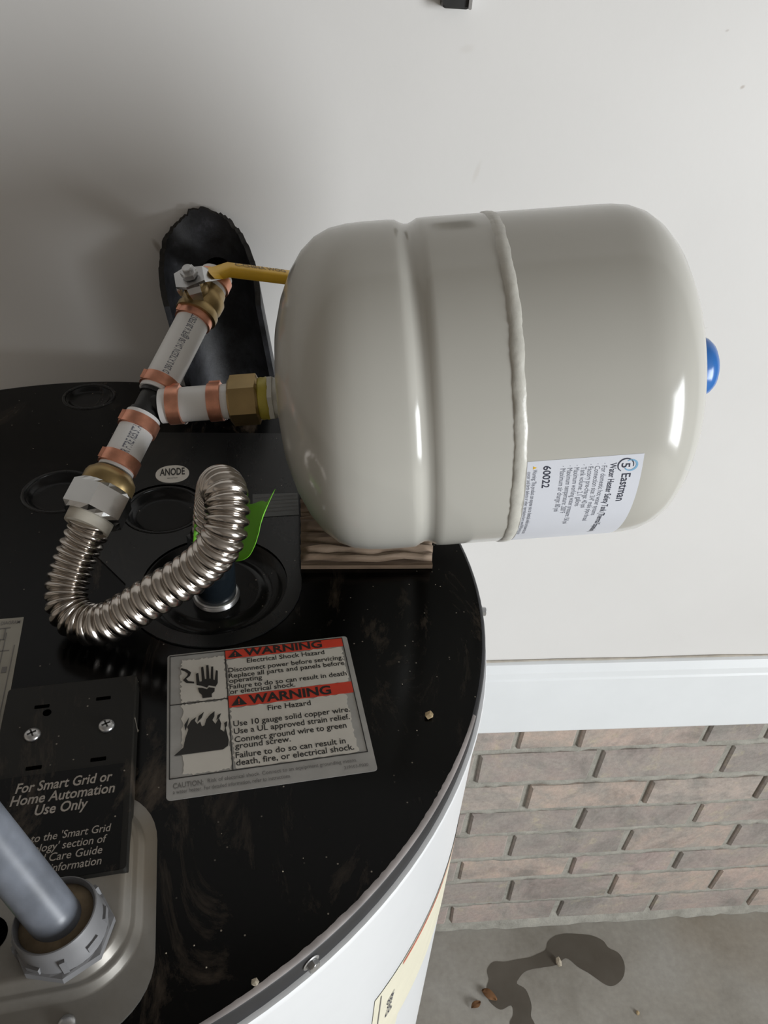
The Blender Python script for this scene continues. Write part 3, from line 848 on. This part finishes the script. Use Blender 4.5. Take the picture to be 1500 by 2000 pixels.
# white plastic water pipe with crimp rings
pipe = thing('water_pipe', 'white plastic water pipe with copper crimp rings and black tee', 'pipe', tuple(on(0.0506)))
def pex(s0, s1, name='pipe'):
    V, F = lathe(on(s0), PD, [(.0, PR - .0022), (0, PR), (s1 - s0, PR), (s1 - s0, PR - .0022)], 48, closed=True)
    return mk(name, V, F, M['pex'], pipe, auto=.7)
def crimp(org, axis, s0, w, parent=None):
    a = Vector(axis).normalized()
    V, F = lathe(Vector(org) + a * s0, a, [(0, PR - .0001), (0.0004, PR + .0013), (w * .3, PR + .0014), (w * .7, PR + .0013), (w - .0004, PR + .0013), (w, PR - .0001)], 48, caps=False)
    tab = prism([(-.0012, 0.0008), (.0012, 0.0008), (.0012, w - .0008), (-.0012, w - .0008)], PR + .0006, PR + .0022,
                lambda u, v, z: Vector(org) + a * (s0 + v) + frame(a)[1] * (z * .82) - frame(a)[2] * (-u + z * .55))
    return mk('crimp_ring', *join((V, F), tab), M['copper'], parent or pipe, auto=.7)
pl1 = pex(.0000, .0405); pl2 = pex(.0588, .1260)
TA = Vector((-.0121, .4494, 1.3807)); TB = Vector((.2558, .4382, 1.4129)); TD = (TB - TA).normalized()
crimp(P0, PD, .0018, .0085); crimp(P0, PD, .0295, .0085); crimp(P0, PD, .0612, .0080); crimp(P0, PD, .1165, .0080)
tee = on(.0498)
V, F = join(lathe(on(.0375), PD, [(0, .0078), (.003, .0078), (.003, .0098), (.006, .0098), (.006, .0085), (.0185, .0085), (.0185, .0098), (.0215, .0098), (.0215, .0078), (.0255, .0078)], 32),
            lathe(tee, TD, [(0, .0080), (.006, .0082), (.0075, .0098), (.0105, .0098), (.0105, .0078), (.022, .0078)], 32))
mk('tee_fitting', V, F, M['blackplastic'], pipe, auto=.6, label='black plastic tee')
# branch towards the tank along the tank axis
BR0 = TA - TD * .0762
def onb(s): return BR0 + TD * s
V, F = lathe(onb(0), TD, [(0, PR - .0022), (0, PR), (.0440, PR), (.0440, PR - .0022)], 48, closed=True)
mk('pipe', V, F, M['pex'], pipe, auto=.7)
crimp(onb(0), TD, .0045, .0088); crimp(onb(0), TD, .0305, .0088)
# printed lettering along the pipes; it faces the camera side
view = (Vector((0, 0, CAMZ)) - on(.05)).normalized()
f1 = (view - PD * PD.dot(view)).normalized(); f2 = PD.cross(f1)
def pipemap(s0, off):
    def g(u, v):
        an = off + v / PR
        return on(s0 + u) + (f1 * math.cos(an) + f2 * math.sin(an)) * (PR + .00012)
    return g
sgn = 1 if f2.dot(Vector((1, 0, 0))) < 0 else -1
def pipetext(body, s0, off, size, width, parent):
    V, F = text_geo(body, size, width, 'LEFT', .015)
    g = pipemap(s0, off * sgn)
    mk('lettering', [g(x, sgn * (y - size * .35)) for x, y in V], F, M['greyink'], parent, smooth=False)
pipetext('R FTRE RESISTA', .0103, .05, .0076, .0195, pl1)
pipetext('D 250 S/ATKEDN DAV50 @FR16 28 PERST', .0700, .05, .0060, .0465, pl2)

# brass adapter between pipe and hose nut
ad = thing('brass_adapter', 'brass adapter between the chrome hose nut and white pipe', 'fitting', tuple(on(-.012)))
V, F = lathe(on(-.0132), PD, [(0, .0156), (.0008, .0160), (.0062, .0160), (.0085, .0152), (.0100, .0136), (.0118, .0122), (.0125, .0085)], 48)
mk('flange', V, F, M['brass'], ad, auto=.6)
V, F = lathe(on(-.001), PD, [(0, .0084), (.014, .0084)], 32); mk('barb', V, F, M['brass'], ad)

# brass union between branch pipe and tank
un = thing('brass_union', 'brass hex fitting between the white pipe and the tank', 'fitting', tuple(onb(.050)))
V, F = hexnut(onb(.0440), TD, .0190, .0163, .07, rot=.60); mk('hex_body', V, F, M['brass'], un, smooth=False)
V, F = lathe(onb(.0400), TD, [(0, .0084), (.0045, .0084)], 32); mk('barb', V, F, M['brass'], un)
V, F = lathe(onb(.0628), TD, [(0, .0130), (.0015, .0137), (.0035, .0134), (.005, .0138), (.0068, .0132), (.0072, .0125)], 40); mk('sealant_ring', V, F, M['dope'], un, label='yellow pipe sealant')

# ball valve
vc = on(.1345)
valve = thing('ball_valve', 'brass ball valve with a yellow lever handle', 'valve', tuple(vc))
V, F = lathe(on(.1215), PD, [(0, .0125), (.0008, .0142), (.0050, .0142), (.0075, .0128), (.0100, .0140), (.0160, .0142), (.0190, .0125), (.0230, .0120), (.0240, .0085)], 44)
mk('body', V, F, M['brass'], valve, auto=.6)
SD = (Vector((0, 0, 1)) - PD * PD.z).normalized()
V, F = lathe(vc + SD * .010, SD, [(0, .0080), (.006, .0078), (.008, .0062), (.0145, .0062)], 28); mk('bonnet', V, F, M['brass'], valve, auto=.6)
st = vc + SD * .0245
V, F = join(hexnut(st + SD * .0020, SD, .0045, .0056), lathe(st + SD * .0060, SD, [(0, .0032), (.0028, .0032), (.0032, .0026)], 20))
mk('stem_nut', V, F, M['zinc'], valve, smooth=False)
# lever: flat plate, crank up, then sleeve to the right
LV0 = Vector((-0.0477, 0.5324, 1.4319)); LV1 = Vector((0.0411, 0.5599, 1.4120))
LD = (LV1 - LV0).normalized(); LS = (Vector((0, 0, 1)) - LD * LD.z).normalized(); LW = LS.cross(LD)
def bandseg(pts, halfw, thick, width_dirs, up_dirs):
    V = []; F = []
    for p, hw, wd, ud in zip(pts, halfw, width_dirs, up_dirs):
        V += [p - wd * hw - ud * thick, p + wd * hw - ud * thick, p + wd * hw + ud * thick, p - wd * hw + ud * thick]
    for i in range(len(pts) - 1):
        for k in range(4):
            l = (k + 1) % 4; F.append((i * 4 + k, i * 4 + l, i * 4 + 4 + l, i * 4 + 4 + k))
    F += [(3, 2, 1, 0), tuple((len(pts) - 1) * 4 + k for k in range(4))]
    return V, F
side = (LD - SD * LD.dot(SD)).normalized(); wside = SD.cross(side)
q0 = st - side * .0105; q1 = st + side * .0085; q2 = LV0 - LD * .006 - LS * .0045
V, F = bandseg([q0, st - side * .004, q1, q2, LV0 + LD * .004, LV0 + LD * .02], [.0058, .0085, .0062, .0055, .0055, .0055], .0011, [wside, wside, wside, LW, LW, LW], [SD, SD, SD, (SD + LS - side).normalized(), LS, LS])
mk('handle_plate', V, F, M['zinc'], valve, smooth=False)
V, F = bandseg([st - side * .0095 - SD * .0005, st - side * .0105 - SD * .004, st - side * .0102 - SD * .010], [.0045, .0045, .0035], .0010, [wside] * 3, [SD, side, side])
mk('stop_tab', V, F, M['zinc'], valve, smooth=False)
V, F = bandseg([st - wside * .0075 - SD * .0005, st - wside * .0088 - SD * .005, st - wside * .0085 - SD * .013], [.0045, .004, .003], .0010, [side] * 3, [SD, wside, wside])
mk('stop_tab', V, F, M['zinc'], valve, smooth=False)
# sleeve
pts = [q1.lerp(q2, .45) + LS * .0008, q2 + LS * .0016, LV0, LV0 + LD * .03, LV0 + LD * .07, LV1]
V = []; F = []
secs = [(LW, (SD + LS - side * 1.2).normalized()), (LW, (SD + LS - side).normalized()), (LW, LS), (LW, LS), (LW, LS), (LW, LS)]
NSec = 14
for i, (p, (w, u)) in enumerate(zip(pts, secs)):
    hw, hh = (.0066, .0040) if i > 0 else (.0062, .0032)
    if i == 5: hw, hh = .0052, .0030
    for k in range(NSec):
        an = 2 * math.pi * k / NSec; c, s = math.cos(an), math.sin(an)
        V.append(p + w * hw * math.copysign(abs(c) ** .5, c) + u * hh * math.copysign(abs(s) ** .5, s))
for i in range(5):
    for k in range(NSec):
        l = (k + 1) % NSec; F.append((i * NSec + k, i * NSec + l, (i + 1) * NSec + l, (i + 1) * NSec + k))
F += [tuple(range(NSec)), tuple(5 * NSec + k for k in range(NSec))]
sl = mk('handle_sleeve', V, F, M['yellow'], valve, auto=.9, label='yellow vinyl lever sleeve')
V, F = text_geo('C-CHINA WOG', .0075, .036, 'LEFT', .01)
fwd = -LW if LW.y > 0 else LW
mk('lettering', [LV0 + LD * (.004 + x) + LS * .0043 - fwd * (y - .0022) for x, y in V], F, M['yellowink'], sl, smooth=False)
# far side: crimp, short pipe, insulated bend to the wall
crimp(P0, PD, .1480, .0075, valve)
V, F = lathe(on(.1440), PD, [(0, PR), (.0145, PR)], 40); mk('pipe_stub', V, F, M['pex'], valve, auto=.7)
ve = on(.1585); vd = Vector((-.0919, .9335, -.3458)).normalized()
ins_p, _ = smooth_path([on(.1560), on(.1590), ve + PD * .002 + vd * .006, ve + vd * .03, ve + vd * .09, ve + vd * .195], 60)
V, F = sweep(ins_p, .0105, 24)
tag(mk('pipe_insulation', V, F, M['dark']), 'black insulated pipe running back to the wall behind the ball valve', 'pipe')

# ------------------------------------------------------------------ black half pipe leaning against the wall
tr = thing('half_pipe', 'scuffed black half pipe standing against the wall behind the valve', 'half pipe', (-.0745, .700, 0.0))
V = []; F = []; NA = 72; NZ = 16; r0, r1 = .0445, .0395
rg = random.Random(11); jag = [rg.uniform(-.0019, .0013) for _ in range(NA + 1)]
for i in range(NA + 1):
    th = math.radians(-104 + 208 * i / NA)            # 0 = back, against the wall
    s, c = math.sin(th), math.cos(th)
    ztop = 1.4095 - .052 * (1 - c) ** 1.15 + jag[i] - (.004 if s < -.25 else 0)
    for j in range(NZ + 1):
        z = 0.0 + (ztop - 0.0) * (j / NZ) ** .35
        lean = -.0865 + .150 * (1.40 - z) if z > 1.2 else -.0565
        for r in (r0, r1):
            V.append((lean + s * r, .6985 + c * r, z))
W2 = 2 * (NZ + 1)
def vi(i, j, q): return i * W2 + j * 2 + q
for i in range(NA):
    for j in range(NZ):
        for q in (0, 1): F.append((vi(i, j, q), vi(i + 1, j, q), vi(i + 1, j + 1, q), vi(i, j + 1, q)))
    F.append((vi(i, 0, 0), vi(i + 1, 0, 0), vi(i + 1, 0, 1), vi(i, 0, 1)))
for i in (0, NA):
    for j in range(NZ): F.append((vi(i, j, 0), vi(i, j + 1, 0), vi(i, j + 1, 1), vi(i, j, 1)))
mk('shell', V, F, M['trough'], tr, auto=.9)
Fc = [(vi(i, NZ, 0), vi(i + 1, NZ, 0), vi(i + 1, NZ, 1), vi(i, NZ, 1)) for i in range(NA)]
idx = sorted({k for f in Fc for k in f}); mp = {k: n for n, k in enumerate(idx)}
mk('sawn_edge', [V[k] for k in idx], [tuple(mp[k] for k in f) for f in Fc], M['troughcut'], tr, smooth=False)

# ------------------------------------------------------------------ expansion tank
tank = thing('expansion_tank', 'off-white steel expansion tank lying above the heater', 'tank', tuple(TA + TD * .12 - Vector((0, 0, .1015))))
te1 = (Vector((0, -1, 0)) - TD * TD.dot(Vector((0, -1, 0)))).normalized(); te2 = TD.cross(te1)
if te2.z < 0: te2 = -te2
TE = (TD, te1, te2)
RT = .1015
prof = [(.0, .0135), (.0008, .030), (.0035, .048), (.0085, .064), (.0150, .0775), (.0225, .0880), (.0310, .0952), (.0400, .0993), (.0500, .1010), (.0600, RT), (.0740, RT), (.0765, RT - .0001), (.0792, .1011), (.0818, .0996), (.0845, .0985), (.0870, .0985), (.0898, .0997), (.0925, .1012), (.0955, RT - .0001), (.0985, RT), (.1280, RT), (.1310, RT), (.1345, RT), (.1390, RT), (.2020, RT), (.2080, .1013), (.2160, .1003), (.2235, .0975), (.2300, .0928), (.2360, .0860), (.2408, .0775), (.2446, .0685), (.2482, .0580), (.2517, .0450), (.2550, .0310), (.2570, .0150), (.2572, .0)]
V, F = lathe(TA, TD, prof[:-1], 128, e=TE)
mk('shell', V, F, M['tank'], tank)
# weld bead
V = []; F = []; NB = 260; rg = random.Random(3)
for k in range(NB):
    an = 2 * math.pi * k / NB; d = te1 * math.cos(an) + te2 * math.sin(an)
    w = .0040 + .0003 * math.sin(an * 31) + rg.uniform(-.0002, .0002); hgt = .0009 + rg.uniform(-.0002, .0002); off = .0003 * math.sin(an * 9)
    for t, r in ((-w, -.0006), (-w * .7, hgt * .75), (0, hgt), (w * .7, hgt * .7), (w, -.0006)):
        V.append(TA + TD * (.1345 + off + t) + d * (RT + r))
for k in range(NB):
    for j in range(4): F.append((k * 5 + j, k * 5 + j + 1, ((k + 1) % NB) * 5 + j + 1, ((k + 1) % NB) * 5 + j))
mk('weld_seam', V, F, M['weld'], tank, label='rough weld bead round the tank')
V, F = join(lathe(TA - TD * .0075, TD, [(0, .0118), (.0002, .0126), (.0045, .0126), (.0090, .0132)], 36), hexnut(TA - TD * .0072, TD, .0036, .0152, .1))
mk('threaded_neck', V, F, M['tape'], tank, auto=.5)
V, F = lathe(TA + TD * .2550, TD, [(0, .0196), (.0060, .0198), (.0130, .0192), (.0165, .0178), (.0195, .0150), (.0215, .0110), (.0220, .0060), (.0221, .0015)], 40)
mk('air_valve_cap', V, F, M['bluecap'], tank, auto=.4, label='blue plastic air-valve cap')
# sticker wrapped round the shell
def TK(t, deg, dr=.0003):
    a = math.radians(deg); return TA + TD * t + (te1 * math.cos(a) + te2 * math.sin(a)) * (RT + dr)
V = []; F = []; NA2 = 40
for k in range(NA2 + 1):
    for j in range(2): V.append(TK(.1385 + .0625 * j, 3.6 - 84 * k / NA2, .0001))
for k in range(NA2): F.append((2 * k, 2 * k + 2, 2 * k + 3, 2 * k + 1))
stk = mk('product_label', V, F, M['sticker'], tank, label='white product label on the tank')
DEG = math.degrees(1 / RT)
def tmap(t0, d0, dr=.0002): return lambda x, y: TK(t0 + y, d0 - x * DEG, dr)
def ttext(body, t0, mm, size, width, bold, mat, name='lettering'):
    V, F = text_geo(body, size, width, 'LEFT', bold); g = tmap(t0, 3.6 - mm * DEG / 1000)
    mk(name, [g(x, y) for x, y in V], F, mat, stk, smooth=False)
ttext('Eastman', .1905, 12.2, .0070, .0215, .008, M['ink'])
ttext('Water Heater Safety Tank (Thermal Expansion)', .1834, 4.6, .0050, .0700, .010, M['ink'])
for k, (bd, w) in enumerate([('\u00b7 For domestic hot water systems', .0425), ('\u00b7 Connection size: 3/4" male pipe thread', .0490), ('\u00b7 Factory pre-charge: 40 psi', .0335), ('\u00b7 Tank volume: 2.1 gallons', .0315), ('\u00b7 Maximum working water pressure: 150 psi', .0510), ('\u00b7 Maximum temperature: 200\u00b0F', .0375), ('\u00b7 Maximum air charge: 80 psi', .0355)]):
    ttext(bd, .1789 - k * .00372, 4.3, .0042, w, 0, M['greyink'])
ttext('60022', .1474, 3.4, .0058, .0150, .014, M['ink'])
ttext('Warning: This product can expose you to chemicals which are known to cause', .1418, 5.5, .0034, .0620, .004, M['greyink'])
ttext('cancer and birth defects or other reproductive harm. www.P65Warnings.ca.gov', .1390, 6.5, .0030, .0620, 0, M['greyink'])
# ring emblem: two open rings and a 5
def ringarc(ct, cx, r, w, a0, a1, mat, nm):
    g = tmap(ct, 3.6 - cx * DEG / 1000); V = []; F = []; n = 26
    for k in range(n + 1):
        a = math.radians(a0 + (a1 - a0) * k / n); ww = w * (.45 + .55 * math.sin(math.pi * k / n))
        V += [g(math.cos(a) * (r - ww), math.sin(a) * (r - ww)), g(math.cos(a) * (r + ww), math.sin(a) * (r + ww))]
    for k in range(n): F.append((2 * k, 2 * k + 2, 2 * k + 3, 2 * k + 1))
    mk(nm, V, F, mat, stk)
ringarc(.1918, 6.6, .0042, .00042, 75, 330, M['ink'], 'emblem_ring')
ringarc(.1945, 6.8, .0034, .0006, -60, 215, M['blueink'], 'emblem_ring')
ttext('5', .1896, 5.2, .0066, .0030, .01, M['ink'], 'emblem_digit')
g = tmap(.1418, 3.6 - 4.1 * DEG / 1000)
mk('warning_triangle', [g(-.0010, 0), g(.0010, 0), g(0, .0021)], [(0, 1, 2)], M['yellow'], stk, smooth=False)

# ------------------------------------------------------------------ shim under the tank
shim = thing('wooden_shim', 'weathered brown ridged wooden shim under the tank', 'wood', (.045, .46, TOP))
sx0, sx1, sy0, sy1 = .0005, .0915, .4085, .5080
rg = random.Random(5)
ridges = [(sy0, .0075)]
y = sy0
V = []; F = []
ys = []; nY = 56
for k in range(nY + 1):
    y = sy0 + (sy1 - sy0) * k / nY
    g = .0013 * math.sin(y * 410 + 2 * math.sin(y * 90)) + .0006 * math.sin(y * 1130 + 1) + rg.uniform(-.0004, .0004)
    ys.append((y, .0058 + g))
NXs = 14
for i in range(NXs + 1):
    x = sx0 + (sx1 - sx0) * i / NXs
    for k, (y, z) in enumerate(ys):
        V.append((x + .002 * math.sin(y * 60) * (i / NXs), y + .0012 * math.sin(i * .7), TOP + .0022 + z + .0006 * math.sin(i * 1.3 + k)))
W_ = nY + 1
for i in range(NXs):
    for k in range(nY): F.append((i * W_ + k, i * W_ + k + 1, (i + 1) * W_ + k + 1, (i + 1) * W_ + k))
o = mk('ridged_board', V, F, M['wood'], shim, auto=.6)
md = o.modifiers.new('thickness', 'SOLIDIFY'); md.thickness = .0045; md.offset = -1
V, F = join(prism([(sx0, sy0 + .002), (sx1, sy0 + .001), (sx1, sy0 + .03), (sx0, sy0 + .03)], 0.0, .0032, lambda u, v, z: (u, v, TOP + z)))
mk('lower_ply', V, F, M['wood'], shim, smooth=False)

# ------------------------------------------------------------------ green tag behind the hose
cols = [[(-0.0649, 0.3798, 1.3184), (-0.0631, 0.385, 1.3321), (-0.0603, 0.3876, 1.3444)], [(-0.0531, 0.3812, 1.3089), (-0.052, 0.3875, 1.3241), (-0.0501, 0.393, 1.3416)], [(-0.0414, 0.371, 1.3109), (-0.0376, 0.3772, 1.3263), (-0.0316, 0.3831, 1.345)], [(-0.032, 0.3636, 1.3195), (-0.0275, 0.369, 1.334), (-0.0224, 0.3763, 1.3527)], [(-0.0271, 0.3619, 1.3297), (-0.0239, 0.3662, 1.3408), (-0.0192, 0.3716, 1.3554)], [(-0.0241, 0.3636, 1.3391), (-0.0216, 0.3681, 1.3487), (-0.0143, 0.3732, 1.3633)]]
rows = [smooth_path([Vector(c[j]) for c in cols], 31)[0] for j in range(3)]
V = []; F = []; NV = 8
for i in range(31):
    colp = smooth_path([rows[j][i] for j in range(3)], NV + 1)[0]
    V += colp
for i in range(30):
    for j in range(NV): F.append((i * (NV + 1) + j, i * (NV + 1) + j + 1, (i + 1) * (NV + 1) + j + 1, (i + 1) * (NV + 1) + j))
o = mk('green_tag', V, F, M['green'])
md = o.modifiers.new('thickness', 'SOLIDIFY'); md.thickness = .0004
tag(o, 'bright green plastic tag wrapped behind the steel connector', 'tag')

# ------------------------------------------------------------------ conduit
cb = Vector(L3(.0405, -.2290, .0108)); cd = Vector((-.50, .36, .79)).normalized()
con = thing('conduit', 'blue-grey electrical conduit rising from the zinc plate', 'conduit', tuple(cb))
c0 = cb + Vector((.001, -.001, .006))
cp, _ = smooth_path([c0, c0 + cd * .06, c0 + cd * .14, c0 + cd * .24, c0 + cd * .32 + Vector((.02, 0, .03)), c0 + cd * .38 + Vector((.06, 0, .12))], 50)
V, F = sweep(cp, .0103, 36); mk('pipe', V, F, M['conduit'], con)
Zt = Vector((-.16, .10, .98)).normalized()
V, F = lathe(cb + Vector((0, 0, .001)), Zt, [(.0005, .0150), (.0120, .0153), (.0132, .0160), (.0138, .0165), (.0136, .0170), (.0125, .0174), (.006, .0176), (.004, .0182), (.0, .0184), (-.0015, .0184)], 48)
bsh = mk('bushing', V, F, M['bushing'], con, auto=.7, label='grey die-cast conduit bushing')
V, F = lathe(cb + Zt * .0105, Zt, [(0, .0), (.0015, .0), (.0015, .0156), (0, .0156)], 40); mk('dust', V, F, M['dust'], bsh, label='brown dust caked inside the bushing')
V, F = hexnut(cb - Vector((0, 0, .0)), (0, 0, 1), .0050, .0204, .10, seg=8, rot=.2); mk('locknut', V, F, M['bushing'], con, smooth=False)
ba, be1, be2 = frame(Zt)
for k in range(9):
    an = math.radians(40 * k + 8); d = be1 * math.cos(an) + be2 * math.sin(an); tdir = ba.cross(d)
    c = cb + Zt * .0055 + d * .0176
    hw, hz, dp = (.0011, .0036, .0016) if k % 2 else (.0030, .0014, .0012)
    Vb = [c + tdir * sx * hw + ba * (sz * hz) + d * (dp if sd else -.001) for sd in (0, 1) for sz in (-1, 1) for sx in (-1, 1)]
    Fb = [(0, 2, 3, 1), (4, 5, 7, 6), (0, 1, 5, 4), (2, 6, 7, 3), (0, 4, 6, 2), (1, 3, 7, 5)]
    mk('lug', Vb, Fb, M['bushing'], bsh, smooth=False)

# ------------------------------------------------------------------ crumbs on the lid and hanging drops
chunk('wood_chip', .0724, .2827, TOP + .0002, .0028, M['chip'], 'square tan wood chip on the open black lid right of the label', 'chip', sx=1.1, sy=.9, sz=.5)
chunk('wood_chip', -.0195, .1475, TOP + .0003, .0017, M['grit'], 'pale crumb on the front rim of the black lid', 'chip')
gr = random.Random(21)
for k in range(16):
    for _ in range(50):
        u, v = gr.uniform(.06, .26), gr.uniform(-.26, .05)
        x, y, z = L3(u, v)
        if (u * u + v * v) ** .5 < HR - .02 and not (.078 < u < .191 and -.168 < v < -.064) and v < -.06 or (u > .2 and v < .05 and (u * u + v * v) ** .5 < HR - .02): break
    chunk('grit_crumb', x, y, TOP + .0002, gr.uniform(.0002, .00042), M['grit'], 'tiny pale crumb of grit scattered on the black lid', 'grit', group='grit crumbs on the black lid')
def drop(p, r, label):
    V, F = lathe(Vector(p) - Vector((0, 0, r * 1.6)), (0, 0, 1), [(0, r * .05), (r * .08, r * .5), (r * .4, r * .92), (r * .9, r), (r * 1.5, r * .72), (r * 2.0, r * .3)], 16)
    tag(mk('water_drop', V, F, M['water']), label, 'water drop')
dn = (Vector((0, 0, -1)) - TD * TD.dot(Vector((0, 0, -1)))).normalized()
drop(onb(.0128) + dn * (PR + .0004), .0018, 'water drop hanging under the copper ring beside the tee')
drop(onb(.0392) + dn * (PR + .0002), .0014, 'water drop hanging under the copper ring beside the brass fitting')
